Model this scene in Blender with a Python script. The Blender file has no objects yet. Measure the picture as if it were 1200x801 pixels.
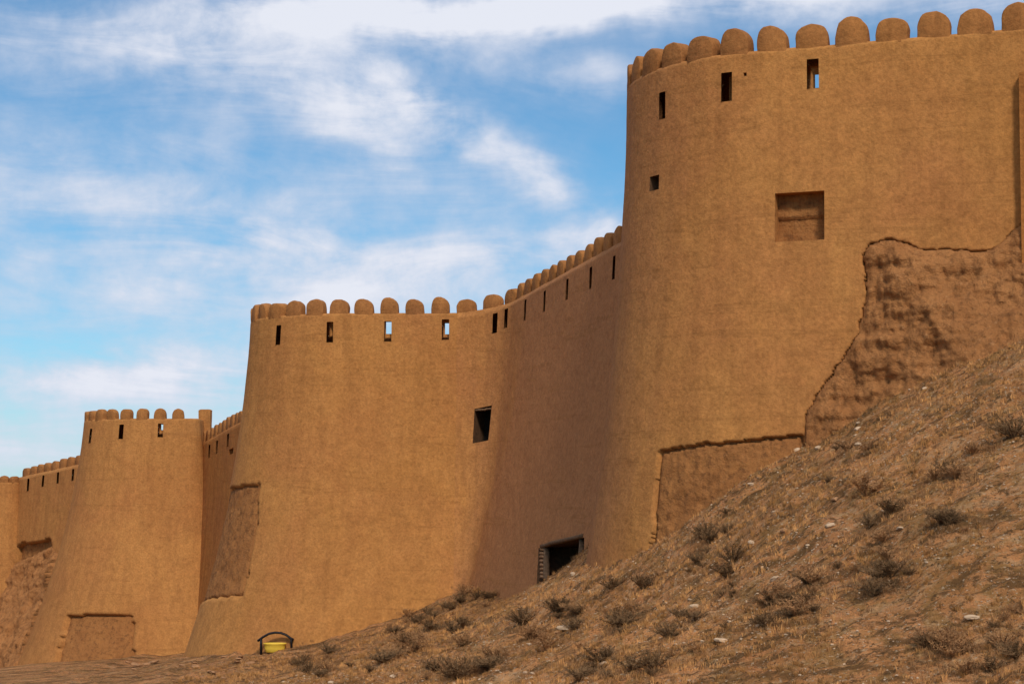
import bpy, math, random
import numpy as np
R = math.radians
random.seed(7); rng = np.random.default_rng(7)
SC = bpy.context.scene; COL = SC.collection

# ------------------------------------------------------------------ camera, sky, sun, exposure
F = 2200.0
PITCH = math.atan(169.5/F)
cam_d = bpy.data.cameras.new('camera'); cam = bpy.data.objects.new('camera', cam_d); COL.objects.link(cam)
cam_d.sensor_width = 36; cam_d.lens = 36*F/1200; cam_d.clip_start = .5; cam_d.clip_end = 6000
cam.location = (0, 0, 0); cam.rotation_euler = (R(90)+PITCH, 0, 0); SC.camera = cam
SUN_AZ, SUN_EL = 13.0, 42.0          # azimuth: degrees to the right of straight behind the camera
SUN_STRENGTH, SUN_ANGLE = 2.6, 10.0
SKY_STRENGTH = 0.10
SC.view_settings.view_transform = 'Standard'; SC.view_settings.look = 'None'
SC.view_settings.gamma = 1; SC.view_settings.use_curve_mapping = False
SC.view_settings.exposure = 0.0
SC.render.engine = 'CYCLES'

sun_d = bpy.data.lights.new('sun', 'SUN'); sun_d.energy = SUN_STRENGTH; sun_d.angle = R(SUN_ANGLE)
sun_d.color = (1, .93, .82)
sun = bpy.data.objects.new('sun', sun_d); COL.objects.link(sun)
# direction towards the sun
sdx, sdy, sdz = math.sin(R(SUN_AZ))*math.cos(R(SUN_EL)), -math.cos(R(SUN_AZ))*math.cos(R(SUN_EL)), math.sin(R(SUN_EL))
sun.rotation_euler = (R(90-SUN_EL), 0, R(SUN_AZ)); sun.location = (10, -20, 30)

W = bpy.data.worlds.new('World'); SC.world = W; W.use_nodes = True
nt = W.node_tree; nt.nodes.clear(); N = nt.nodes; L = nt.links

def math_n(op, a, b=None, clamp=False, tree=None):
    tree = tree or nt
    n = tree.nodes.new('ShaderNodeMath'); n.operation = op; n.use_clamp = clamp
    for i, v in enumerate((a, b)):
        if v is None: continue
        if isinstance(v, (int, float)): n.inputs[i].default_value = v
        else: tree.links.new(v, n.inputs[i])
    return n.outputs[0]

def build_world():
    out = N.new('ShaderNodeOutputWorld'); bg = N.new('ShaderNodeBackground')
    sky = N.new('ShaderNodeTexSky'); sky.sky_type = 'NISHITA'; sky.sun_disc = False
    sky.sun_elevation = R(SUN_EL); sky.sun_rotation = R(180-SUN_AZ); sky.altitude = 1400
    sky.air_density = 1.0; sky.dust_density = .6; sky.ozone_density = 2.0
    tc = N.new('ShaderNodeTexCoord'); sep = N.new('ShaderNodeSeparateXYZ'); L.new(tc.outputs['Generated'], sep.inputs[0])
    az = math_n('ARCTAN2', sep.outputs[0], sep.outputs[1]); el = math_n('ARCSINE', sep.outputs[2])
    # angles in thousandths of a full picture width, so the cloud layout reads like a map of the sky
    ax = math_n('ADD', math_n('MULTIPLY', az, F), 600.0)
    ay = math_n('SUBTRACT', 570.0, math_n('MULTIPLY', el, F))
    # wispy domain warp
    comb = N.new('ShaderNodeCombineXYZ'); L.new(math_n('MULTIPLY', ax, .001), comb.inputs[0]); L.new(math_n('MULTIPLY', ay, .001), comb.inputs[1])
    wn = N.new('ShaderNodeTexNoise'); wn.inputs['Scale'].default_value = 3.2; wn.inputs['Detail'].default_value = 5; wn.inputs['Roughness'].default_value = .62
    L.new(comb.outputs[0], wn.inputs['Vector'])
    ws = N.new('ShaderNodeSeparateColor'); L.new(wn.outputs['Color'], ws.inputs[0])
    wx = math_n('ADD', ax, math_n('MULTIPLY', math_n('SUBTRACT', ws.outputs[0], .5), 190))
    wy = math_n('ADD', ay, math_n('MULTIPLY', math_n('SUBTRACT', ws.outputs[1], .5), 120))
    blobs = [ # x, y, rx, ry, rot(deg, + = down to the right), amp
        (120, 60, 260, 70, -4, .55), (330, 110, 210, 60, 12, .62), (470, 15, 300, 26, -3, .68), (640, 10, 260, 24, -2, .72),
        (430, 150, 110, 42, 35, .45), (560, 170, 190, 30, 36, .6), (640, 215, 70, 16, 42, .25), (560, 60, 160, 30, 20, .35), (480, 110, 90, 40, 30, .35), (1000, 5, 420, 50, 0, .9), (700, 95, 60, 25, 10, .4),
        (130, 270, 330, 110, 8, .60), (420, 320, 260, 85, 6, .62), (580, 310, 150, 50, 0, .45), (700, 275, 60, 16, -12, .55),
        (170, 440, 170, 34, -10, .95), (60, 520, 160, 50, 0, .75), (20, 380, 130, 50, 0, .3), (250, 480, 90, 40, 0, .6)]
    dens = None
    for (bx, by, rx, ry, rot, amp) in blobs:
        c, s = math.cos(R(rot)), math.sin(R(rot))
        dx = math_n('SUBTRACT', wx, bx); dy = math_n('SUBTRACT', wy, by)
        p = math_n('ADD', math_n('MULTIPLY', dx, c/rx), math_n('MULTIPLY', dy, s/rx))
        q = math_n('ADD', math_n('MULTIPLY', dx, -s/ry), math_n('MULTIPLY', dy, c/ry))
        e = math_n('ADD', math_n('MULTIPLY', p, p), math_n('MULTIPLY', q, q))
        g = math_n('MULTIPLY', math_n('EXPONENT', math_n('MULTIPLY', e, -1)), amp)
        dens = g if dens is None else math_n('ADD', dens, g)
    # streaky cirrus fibres
    mp = N.new('ShaderNodeMapping'); mp.inputs['Rotation'].default_value = (0, 0, R(-24)); mp.inputs['Scale'].default_value = (4.2, 15, 1)
    L.new(comb.outputs[0], mp.inputs['Vector'])
    fn = N.new('ShaderNodeTexNoise'); fn.inputs['Scale'].default_value = 1; fn.inputs['Detail'].default_value = 8; fn.inputs['Roughness'].default_value = .6
    fn.inputs['Distortion'].default_value = .6; L.new(mp.outputs[0], fn.inputs['Vector'])
    fn2 = N.new('ShaderNodeTexNoise'); fn2.inputs['Scale'].default_value = 9; fn2.inputs['Detail'].default_value = 8; fn2.inputs['Roughness'].default_value = .6
    L.new(comb.outputs[0], fn2.inputs['Vector'])
    nz = math_n('ADD', math_n('MULTIPLY', math_n('SUBTRACT', fn.outputs[0], .5), 1.5), math_n('MULTIPLY', math_n('SUBTRACT', fn2.outputs[0], .5), 1.25))
    # softened elsewhere in the sky: thin cloud everywhere, plus added fill cloud overhead
    high = math_n('MULTIPLY', math_n('MULTIPLY', math_n('SUBTRACT', el, R(17)), 1/R(14), True), .8)   # unseen bright cloud added overhead as fill light
    dens = math_n('MULTIPLY', dens, .70)
    d = math_n('ADD', math_n('ADD', math_n('ADD', dens, .15), high), math_n('MULTIPLY', nz, math_n('ADD', math_n('MULTIPLY', dens, 1.15, True), .32)))
    d = math_n('MULTIPLY', d, .92, True)
    ramp = N.new('ShaderNodeValToRGB'); L.new(d, ramp.inputs[0])
    cr = ramp.color_ramp; cr.interpolation = 'EASE'
    cr.elements[0].position = 0.0; cr.elements[0].color = (0, 0, 0, 1); cr.elements[1].position = .95; cr.elements[1].color = (1, 1, 1, 1)
    tint = N.new('ShaderNodeMixRGB'); tint.blend_type = 'MULTIPLY'; tint.inputs[0].default_value = 1
    L.new(sky.outputs[0], tint.inputs[1]); tint.inputs[2].default_value = SKY_TINT
    # cloud colour: lavender grey where thin, white where thick
    cc = N.new('ShaderNodeMixRGB'); L.new(d, cc.inputs[0]); cc.inputs[1].default_value = CLOUD_THIN; cc.inputs[2].default_value = CLOUD_THICK
    mix = N.new('ShaderNodeMixRGB'); L.new(ramp.outputs[0], mix.inputs[0]); L.new(tint.outputs[0], mix.inputs[1]); L.new(cc.outputs[0], mix.inputs[2])
    L.new(mix.outputs[0], bg.inputs[0]); bg.inputs[1].default_value = SKY_STRENGTH
    L.new(bg.outputs[0], out.inputs[0])
SKY_TINT = (.52, .90, 1.04, 1)
CLOUD_THIN = (3.7, 4.7, 6.7, 1); CLOUD_THICK = (7.9, 8.2, 9.1, 1)
build_world()

# ------------------------------------------------------------------ numpy noise
def _h(ix, iy, iz, seed):
    n = (ix*374761393 + iy*668265263 + iz*2147483647*3 + seed*974634777).astype(np.int64) & 0xffffffff
    n = ((n ^ (n >> 13))*1274126177) & 0xffffffff
    n = ((n ^ (n >> 15))*2246822519) & 0xffffffff
    return ((n ^ (n >> 16)) & 0xffffff)/float(0xffffff)
def vnoise(x, y, z, seed=0):
    xi, yi, zi = np.floor(x), np.floor(y), np.floor(z)
    fx, fy, fz = x-xi, y-yi, z-zi
    xi, yi, zi = xi.astype(np.int64), yi.astype(np.int64), zi.astype(np.int64)
    sx, sy, sz = [t*t*t*(t*(t*6-15)+10) for t in (fx, fy, fz)]
    def g(a, b, c): return _h(xi+a, yi+b, zi+c, seed)
    def l(a, b, t): return a+(b-a)*t
    return l(l(l(g(0,0,0), g(1,0,0), sx), l(g(0,1,0), g(1,1,0), sx), sy),
             l(l(g(0,0,1), g(1,0,1), sx), l(g(0,1,1), g(1,1,1), sx), sy), sz)*2-1
def fbm(x, y, z, s=1.0, octv=4, rough=.5, seed=0):
    x, y, z = np.asarray(x, float)/s, np.asarray(y, float)/s, np.asarray(z, float)/s
    t = 0; a = 1; tot = 0
    for o in range(octv):
        t = t + a*vnoise(x, y, z, seed+o); tot += a; a *= rough; x, y, z = x*2.03+11.3, y*2.03+5.7, z*2.03+3.1
    return t/tot

# ------------------------------------------------------------------ camera geometry (used to survey the place)
CP, SP = math.cos(PITCH), math.sin(PITCH)
def pix(px, py, Y):
    a = (px-600)/F; b = (400.5-py)/F
    dx, dy, dz = a, CP-b*SP, SP+b*CP
    t = Y/dy
    return np.array((dx*t, Y, dz*t))
def proj(x, y, z):
    d = y*CP+z*SP; u = -y*SP+z*CP
    return 600+F*x/d, 400.5-F*u/d

# ------------------------------------------------------------------ materials
def new_mat(name, rough=.9, spec=.2):
    m = bpy.data.materials.new(name); m.use_nodes = True
    b = m.node_tree.nodes['Principled BSDF']; b.inputs['Roughness'].default_value = rough
    b.inputs['Specular IOR Level'].default_value = spec
    return m, m.node_tree, b
def noise_n(t, vec, scale, detail=4, rough=.55, dist=0):
    n = t.nodes.new('ShaderNodeTexNoise'); n.inputs['Scale'].default_value = scale; n.inputs['Detail'].default_value = detail
    n.inputs['Roughness'].default_value = rough; n.inputs['Distortion'].default_value = dist
    t.links.new(vec, n.inputs['Vector']); return n.outputs[0]
def ramp_n(t, fac, stops):
    r = t.nodes.new('ShaderNodeValToRGB'); t.links.new(fac, r.inputs[0]); cr = r.color_ramp
    while len(cr.elements) < len(stops): cr.elements.new(.5)
    for e, (p, c) in zip(cr.elements, stops):
        e.position = p; e.color = (c[0], c[1], c[2], 1) if hasattr(c, '__len__') else (c, c, c, 1)
    return r.outputs[0]
def mix_n(t, fac, a, b, mode='MIX'):
    m = t.nodes.new('ShaderNodeMixRGB'); m.blend_type = mode
    for i, v in enumerate((fac, a, b)):
        if isinstance(v, (int, float)): m.inputs[i].default_value = v
        elif isinstance(v, tuple): m.inputs[i].default_value = (v[0], v[1], v[2], 1)
        else: t.links.new(v, m.inputs[i])
    return m.outputs[0]
def bump_n(t, hgt, dist, strength=1.0, normal=None):
    b = t.nodes.new('ShaderNodeBump'); b.inputs['Distance'].default_value = dist; b.inputs['Strength'].default_value = strength
    t.links.new(hgt, b.inputs['Height'])
    if normal is not None: t.links.new(normal, b.inputs['Normal'])
    return b.outputs[0]
def pos_n(t, scale=None):
    g = t.nodes.new('ShaderNodeNewGeometry')
    if scale is None: return g.outputs['Position']
    m = t.nodes.new('ShaderNodeMapping'); m.inputs['Scale'].default_value = scale; t.links.new(g.outputs['Position'], m.inputs['Vector'])
    return m.outputs[0]

def plaster(name, base, rosy, pale, streak=.35, rosy_amt=.5, shade_stain=None):
    m, t, b = new_mat(name, .95, .1)
    P = pos_n(t)
    big = noise_n(t, P, .22, 4, .55, .4)
    c = mix_n(t, ramp_n(t, big, [(.42, 0), (.66, rosy_amt)]), base, rosy)
    huge = noise_n(t, P, .09, 3, .5, .3)
    c = mix_n(t, ramp_n(t, huge, [(.40, .35), (.52, 0)]), c, (base[0]*.78, base[1]*.74, base[2]*.72))
    med = noise_n(t, P, .9, 5, .6)
    c = mix_n(t, ramp_n(t, med, [(.45, 0), (.75, .5)]), c, pale)
    # rain streaks running down the plaster
    st = noise_n(t, pos_n(t, (2.2, 2.2, .10)), 1, 5, .6)
    c = mix_n(t, ramp_n(t, st, [(.38, streak), (.56, 0)]), c, (base[0]*.60, base[1]*.56, base[2]*.62))
    st2 = noise_n(t, pos_n(t, (5.5, 5.5, .22)), 1, 3, .6)
    c = mix_n(t, ramp_n(t, st2, [(.52, 0), (.75, streak*.6)]), c, (base[0]*1.22, base[1]*1.2, base[2]*1.2))
    if shade_stain:      # mauve staining plus painted shade, setting in along the wall
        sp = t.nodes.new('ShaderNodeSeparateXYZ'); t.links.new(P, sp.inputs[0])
        f = math_n('MULTIPLY', math_n('SUBTRACT', shade_stain[1], math_n('ADD', sp.outputs[1], math_n('MULTIPLY', math_n('SUBTRACT', noise_n(t, pos_n(t, (.8, .8, .12)), 1, 4, .6), .5, tree=t), 6, tree=t), tree=t), tree=t), 1/(shade_stain[1]-shade_stain[2]), True, tree=t)
        c = mix_n(t, math_n('MULTIPLY', f, .85, tree=t), c, shade_stain[0])
    # faint horizontal building lifts
    lift = noise_n(t, pos_n(t, (.15, .15, 2.6)), 1, 3, .5)
    c = mix_n(t, ramp_n(t, lift, [(.60, 0), (.635, .38), (.67, 0)]), c, (base[0]*.6, base[1]*.58, base[2]*.6))
    # chopped straw grain
    gr = noise_n(t, P, 9, 4, .75)
    c = mix_n(t, .75, c, ramp_n(t, gr, [(.30, (.70, .68, .66)), (.5, (1, 1, 1)), (.72, (1.30, 1.28, 1.25))]), 'MULTIPLY')
    gr2 = noise_n(t, P, 3.2, 3, .6)
    c = mix_n(t, .6, c, ramp_n(t, gr2, [(.30, (.80, .79, .78)), (.5, (1, 1, 1)), (.72, (1.16, 1.15, 1.13))]), 'MULTIPLY')
    t.links.new(c, b.inputs['Base Color'])
    n1 = bump_n(t, noise_n(t, P, 1.3, 3, .5), .10, .6)
    n2 = bump_n(t, gr, .035, .8, n1)
    t.links.new(n2, b.inputs['Normal'])
    return m
M = {}
M['plaster'] = plaster('mud_plaster', (.43, .190, .055), (.38, .150, .053), (.47, .217, .067), .27, .65)
M['plaster_near'] = plaster('mud_plaster_near', (.43, .190, .055), (.38, .150, .053), (.47, .217, .067), .27, .65, shade_stain=((.34, .145, .062), 57.0, 62.5))  # shade of the left flank painted in, with mauve stain
M['plaster_far'] = plaster('mud_plaster_ochre', (.42, .186, .056), (.38, .150, .050), (.45, .205, .064), .32, .65)
M['plaster_shade_stain'] = plaster('mud_plaster_shade_stain', (.43, .190, .055), (.38, .150, .053), (.47, .217, .067), .42, .65, shade_stain=((.36, .155, .066), 88.3, 83.5))  # the curtain's shade painted in along with its mauve stain
M['plaster_shaded'] = plaster('mud_plaster_shaded', (.36, .14, .036), (.32, .115, .04), (.38, .155, .045), .4, .6)  # darker plaster copy: shade painted into the buttress and far curtain
M['plaster_top'] = plaster('mud_plaster_merlons', (.34, .142, .043), (.27, .112, .043), (.38, .165, .052), .4, .8)

def rough_earth(name, a, b_, dark, pale, bumpd=.12, cols=1.0):
    m, t, b = new_mat(name, .95, .1)
    P = pos_n(t)
    c = mix_n(t, ramp_n(t, noise_n(t, P, .8, 5, .6, .5), [(.35, 0), (.65, 1)]), a, b_)
    f = noise_n(t, P, 3.5, 6, .7)
    c = mix_n(t, ramp_n(t, f, [(.36, .75), (.50, 0)]), c, dark)
    c = mix_n(t, ramp_n(t, noise_n(t, P, 6, 5, .7), [(.58, 0), (.70, .6)]), c, pale)
    v = noise_n(t, pos_n(t, (7, 7, 1.4)), 1, 4, .65)
    c = mix_n(t, ramp_n(t, v, [(.30, .5*cols), (.44, 0)]), c, dark)
    t.links.new(c, b.inputs['Base Color'])
    n1 = bump_n(t, noise_n(t, P, 2.2, 6, .7), bumpd*2, .9)
    n2 = bump_n(t, noise_n(t, P, 8, 5, .7), bumpd*.6, .9, n1)
    t.links.new(n2, b.inputs['Normal'])
    return m
M['masonry'] = rough_earth('worn_mud_brick', (.36, .152, .048), (.30, .122, .040), (.15, .062, .024), (.43, .195, .072), .07)
M['ruin'] = rough_earth('weathered_mud', (.46, .20, .070), (.36, .148, .050), (.20, .085, .032), (.54, .27, .115), .14)

def ground_mat():
    m, t, b = new_mat('dry_stony_earth', .96, .1)
    P = pos_n(t)
    c = mix_n(t, ramp_n(t, noise_n(t, P, .55, 5, .62, .6), [(.42, 0), (.58, 1)]), (.68, .30, .115), (.52, .225, .078))
    c = mix_n(t, ramp_n(t, noise_n(t, P, .35, 4, .6), [(.52, 0), (.62, .7)]), c, (.58, .245, .10))
    c = mix_n(t, ramp_n(t, noise_n(t, P, 1.3, 6, .72, .5), [(.49, 0), (.57, .85)]), c, (.36, .185, .060))
    c = mix_n(t, ramp_n(t, noise_n(t, P, 2.6, 6, .75, .3), [(.40, .85), (.47, 0)]), c, (.14, .072, .030))
    c = mix_n(t, ramp_n(t, noise_n(t, P, 5.0, 5, .75), [(.54, 0), (.62, .7)]), c, (.56, .34, .17))
    mp = t.nodes.new('ShaderNodeMapping'); mp.inputs['Rotation'].default_value = (0, 0, R(42)); mp.inputs['Scale'].default_value = (.32, 1.5, 1.5); t.links.new(P, mp.inputs['Vector'])
    led = noise_n(t, mp.outputs[0], 1, 6, .68, .4)
    c = mix_n(t, ramp_n(t, led, [(.41, .85), (.48, 0)]), c, (.17, .085, .032))
    c = mix_n(t, ramp_n(t, led, [(.55, 0), (.63, .5)]), c, (.68, .40, .20))
    c = mix_n(t, ramp_n(t, noise_n(t, P, 11.0, 3, .7), [(.60, 0), (.66, .85)]), c, (.60, .44, .29))
    c = mix_n(t, ramp_n(t, noise_n(t, P, 9.0, 3, .7), [(.36, .8), (.43, 0)]), c, (.10, .055, .024))
    t.links.new(c, b.inputs['Base Color'])
    n1 = bump_n(t, noise_n(t, P, 2.4, 7, .75), .34, 1.0)
    n2 = bump_n(t, noise_n(t, P, 11, 5, .75), .09, 1.0, n1)
    t.links.new(n2, b.inputs['Normal'])
    return m
M['ground'] = ground_mat()
def simple(name, col, rough=.8, var=.35, scale=6, spec=.2, metal=0):
    m, t, b = new_mat(name, rough, spec); b.inputs['Metallic'].default_value = metal
    P = pos_n(t)
    c = mix_n(t, ramp_n(t, noise_n(t, P, scale, 4, .6), [(.3, 0), (.7, 1)]), tuple(x*(1-var) for x in col), tuple(min(1, x*(1+var)) for x in col))
    t.links.new(c, b.inputs['Base Color'])
    t.links.new(bump_n(t, noise_n(t, P, scale*4, 3, .6), .01, .6), b.inputs['Normal'])
    return m
M['wood'] = simple('grey_old_timber', (.15, .085, .045), .85, .4, 9)
M['dark'] = simple('shaded_interior', (.020, .014, .010), .95, .3)  # darkness inside the openings, painted near-black on their back panels
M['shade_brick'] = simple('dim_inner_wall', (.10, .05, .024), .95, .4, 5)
M['stone'] = simple('pale_limestone', (.45, .31, .195), .9, .25, 5)
M['stone_brown'] = simple('brown_stone', (.33, .17, .08), .9, .3, 5)
M['twig'] = simple('dark_dry_twigs', (.165, .092, .041), .9, .4, 3)
M['twig2'] = simple('brown_dry_twigs', (.33, .17, .072), .9, .4, 3)
M['straw'] = simple('golden_dry_grass', (.60, .30, .105), .9, .35, 2)
M['olive'] = simple('olive_ground_plants', (.35, .17, .055), .9, .4, 1.5)
M['black_metal'] = simple('black_painted_metal', (.012, .010, .012), .5, .3, 4)
M['yellow'] = simple('yellow_painted_plastic', (.75, .50, .06), .5, .12, 3)

# ------------------------------------------------------------------ object helpers
def link(o, parent=None):
    COL.objects.link(o)
    if parent: o.parent = parent
    return o
def mesh_obj(name, V, Fc, mat, parent=None, origin=(0, 0, 0), smooth=True):
    V = np.asarray(V, float)-np.asarray(origin, float)
    me = bpy.data.meshes.new(name); me.from_pydata(V.tolist(), [], [tuple(int(i) for i in f) for f in Fc])
    me.validate(); me.materials.append(mat)
    if smooth: me.polygons.foreach_set('use_smooth', [True]*len(me.polygons))
    me.update()
    o = bpy.data.objects.new(name, me); link(o, parent)
    if parent is None: o.location = origin
    return o
def tag(o, label=None, cat=None, group=None, kind=None):
    if kind is None and cat: kind = 'thing'
    for k, v in (('label', label), ('category', cat), ('group', group), ('kind', kind)):
        if v: o[k] = v
    return o
def empty(name, loc): 
    o = bpy.data.objects.new(name, None); link(o); o.location = tuple(float(c) for c in loc); o.empty_display_size = .5; return o

# ------------------------------------------------------------------ plan paths (travel direction has the outside on its right)
class Path:
    def __init__(s, x, y, heading, segs):
        ds = .02; P = [(x, y)]; T = [heading]; a = R(heading); s.marks = [0.0]; T = [a]
        tot = 0
        for sg in segs:
            ln = sg[1] if sg[0] == 'L' else abs(R(sg[2]))*sg[1]
            n = max(2, int(round(ln/ds))); st = ln/n
            da = 0 if sg[0] == 'L' else R(sg[2])/n
            for i in range(n):
                a += da/2; x += math.cos(a)*st; y += math.sin(a)*st; a += da/2
                P.append((x, y)); T.append(a)
                tot += st
            s.marks.append(tot)
        s.P = np.array(P); s.T = np.array(T)
        d = np.hypot(*np.diff(s.P, axis=0).T); s.U = np.concatenate([[0], np.cumsum(d)]); s.len = s.U[-1]
        # a little smoothing of the direction so surfaces blend
        s.end = (x, y, math.degrees(a))
    def at(s, u):
        u = np.asarray(u, float)
        x = np.interp(u, s.U, s.P[:, 0]); y = np.interp(u, s.U, s.P[:, 1]); a = np.interp(u, s.U, s.T)
        return x, y, np.sin(a), -np.cos(a), a      # position, outward normal, heading

class WallDef:
    def __init__(s, path, rim, prof, hmax=18, rough=.025, seed=1):
        s.path = path; s.rimc = rim; s.prof = prof; s.hmax = hmax; s.rough = rough; s.warps = []; s.uwarps = []
    def rim(s, u): return np.interp(u, [c[0] for c in s.rimc], [c[1] for c in s.rimc])
    def warp(s, u, h):
        dh = 0
        for (uc, hc, ru, rh, tilt) in s.warps:
            dh = dh + tilt*(u-uc)*np.exp(-np.abs((u-uc)/ru)**4-np.abs((h-hc)/rh)**4)
        return h+dh
    def S(s, u, h, off=0.0):
        u = np.asarray(u, float); h = np.asarray(h, float)
        x, y, nx, ny, a = s.path.at(u)
        o = s.prof(h)+off
        return x+nx*o, y+ny*o, s.rim(u)-h
    def solve(s, px, py, ulim=None):
        u0, u1 = ulim or (0, s.path.len); h0, h1 = -.3, s.hmax
        best = None
        for it in range(5):
            uu, hh = np.meshgrid(np.linspace(u0, u1, 260), np.linspace(h0, h1, 260), indexing='ij')
            x, y, z = s.S(uu, hh); X, Y = proj(x, y, z)
            _, _, nx, ny, _ = s.path.at(uu)
            back = (nx*x+ny*y) > 0
            e = (X-px)**2+(Y-py)**2+np.where(back, 1e5, 0)
            i = np.unravel_index(np.argmin(e), e.shape); bu, bh = uu[i], hh[i]
            du, dh = (u1-u0)/260*4, (h1-h0)/260*4
            u0, u1, h0, h1 = bu-du, bu+du, bh-dh, bh+dh
        return float(bu), float(bh)
    def poly(s, pts): return np.array([s.solve(*p) for p in pts])

def in_poly(P, u, h):
    ins = np.zeros(u.shape, bool); n = len(P)
    for i in range(n):
        (x1, y1), (x2, y2) = P[i], P[(i+1) % n]
        if y1 == y2: continue
        c = ((y1 > h) != (y2 > h)) & (u < (x2-x1)*(h-y1)/(y2-y1)+x1)
        ins ^= c
    return ins
def dist_poly(P, u, h, edges=None):
    d = np.full(u.shape, 1e9); n = len(P)
    for i in (edges if edges is not None else range(n)):
        a, b = P[i], P[(i+1) % n]; ab = b-a; l2 = (ab**2).sum()+1e-9
        t = np.clip(((u-a[0])*ab[0]+(h-a[1])*ab[1])/l2, 0, 1)
        d = np.minimum(d, np.hypot(u-a[0]-t*ab[0], h-a[1]-t*ab[1]))
    return d

THICK, PAR = .5, 1.75
def lines(a, b, res, marks):
    base = list(np.linspace(a, b, max(2, int((b-a)/res)+1)))
    marks = sorted(set(round(m, 4) for m in marks if a < m < b))
    base = [v for v in base if all(abs(v-m) > res*.35 for m in marks)] + marks
    return np.array(sorted(base))

def build_wall(wd, root, mats, res, slits=(), niches=(), patches=(), chamfer=0, deck=None, urange=None, part='wall'):
    """slits: (u0,u1,h0,h1) right through the parapet; niches: (u0,u1,h0,h1,depth,back_material,part_name);
       patches: (polygon, recess) -> part exposed_masonry"""
    path = wd.path; ua, ub = urange or (0, path.len)
    um = [v for s in slits for v in s[:2]]+[v for s in slits if s[4] is not None for v in s[4:6]]+[v for s in niches for v in s[:2]]
    hm = [v for s in slits for v in s[2:4]]+[v for s in slits if s[4] is not None for v in s[6:8]]+[v for s in niches for v in s[2:4]]+[PAR, .06, .14, .25]
    us = lines(ua, ub, res, um); hs = lines(0, wd.hmax, res, hm)
    nu, nh = len(us), len(hs)
    U, H = np.meshgrid(us, hs, indexing='ij')
    def wear(U, H):
        x, y, z = wd.S(U, H)
        w = fbm(x, y, z, 2.6, 3, .5, 3)*wd.rough+fbm(x, y, z, .55, 3, .55, 8)*wd.rough*.35
        return w
    off = wear(U, H)
    inside = np.zeros(U.shape, bool)
    for (poly, rec, *ex) in patches:
        jit = fbm(U*1.0, H*1.0, U*0+5, .45, 4, .6, 21)*.10; jit2 = fbm(U, H, U*0+9, .5, 4, .6, 22)*.10
        if ex: jit = fbm(U, H, U*0+ex[0], .9, 4, .6, ex[0])*.16; jit2 = fbm(U, H, U*0+ex[0]+9, .9, 4, .6, ex[0]+1)*.16
        ip = in_poly(poly, U+jit, H+jit2); dd = dist_poly(poly, U+jit, H+jit2)
        if ex:
            g_ = fbm(U, H, U*0+2, 1.1, 4, .6, 77)*.16+.02; ip = (ip & (dd > -g_)) | (~ip & (dd < g_*.5))
        else: off = np.where(ip & (dd < .10+.05*jit), off-.10, off)      # crevice behind the broken plaster edge
        x, y, z = wd.S(U, H)
        off = np.where(ip, off-rec+fbm(x, y, z, .5, 5, .6, 31)*.07+fbm(x*3, y*3, z*.6, .4, 3, .6, 33)*.05, off)
        inside |= ip
    if chamfer: off = off-chamfer*np.clip(1-H/.25, 0, 1)
    off = off-.05*np.clip(1-H/.12, 0, 1)**2
    Hw = wd.warp(U, H)
    # uneven rim
    rimj = fbm(us*1.0, us*0, us*0+3, .9, 3, .5, 41)*.03
    Uw = U
    for (uc_, hc_, ru_, rh_, k_) in wd.uwarps: Uw = Uw+k_*(H-hc_)*np.exp(-np.abs((U-uc_)/ru_)**4-np.abs((H-hc_)/rh_)**4)
    X, Y, Z = wd.S(Uw, Hw, off); Z = Z+(rimj[:, None])*np.clip(1-H/.8, 0, 1)
    V = np.stack([X, Y, Z], -1).reshape(-1, 3)
    idx = np.arange(nu*nh).reshape(nu, nh)
    uc, hc = (us[:-1]+us[1:])/2, (hs[:-1]+hs[1:])/2
    UC, HC = np.meshgrid(uc, hc, indexing='ij')
    hole = np.zeros(UC.shape, bool)
    def rectmask(UC, HC, r): return (UC > r[0]) & (UC < r[1]) & (HC > r[2]) & (HC < r[3])
    for s in slits: hole |= rectmask(UC, HC, s)
    for s in niches: hole |= rectmask(UC, HC, s)
    pin = inside[:-1, :-1] & inside[1:, :-1] & inside[:-1, 1:] & inside[1:, 1:]
    a, b, c, d = idx[:-1, :-1], idx[:-1, 1:], idx[1:, 1:], idx[1:, :-1]
    Q = np.stack([a, b, c, d], -1)
    main = Q[~hole & ~pin]; patch = Q[~hole & pin]
    # inner skin of the parapet
    hin = hs[hs <= PAR+1e-6]; ni = len(hin)
    x, y, nx, ny, _ = path.at(us)
    base = nu*nh
    UI, HI = np.meshgrid(us, hin, indexing='ij')
    XI = (x-nx*THICK)[:, None]+0*HI; YI = (y-ny*THICK)[:, None]+0*HI; ZI = wd.rim(us)[:, None]-HI+rimj[:, None]*np.clip(1-HI/.8, 0, 1)
    V2 = np.stack([XI, YI, ZI], -1).reshape(-1, 3)
    idi = base+np.arange(nu*ni).reshape(nu, ni)
    hi = np.zeros((nu-1, ni-1), bool)
    UCi, HCi = np.meshgrid(uc, (hin[:-1]+hin[1:])/2, indexing='ij')
    for s in slits:
        if s[4] is not None: hi |= rectmask(UCi, HCi, s[4:8])
    Qi = np.stack([idi[:-1, :-1], idi[1:, :-1], idi[1:, 1:], idi[:-1, 1:]], -1)[~hi]
    faces = [main.reshape(-1, 4), Qi.reshape(-1, 4), np.stack([idx[:-1, 0], idx[1:, 0], idi[1:, 0], idi[:-1, 0]], -1)]
    # slit reveals
    Vall = [V, V2]; cnt = base+len(V2); Vflat = lambda q: V[q] if q < base else V2[q-base]
    def find(arr, v): return int(np.argmin(np.abs(arr-v)))
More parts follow.
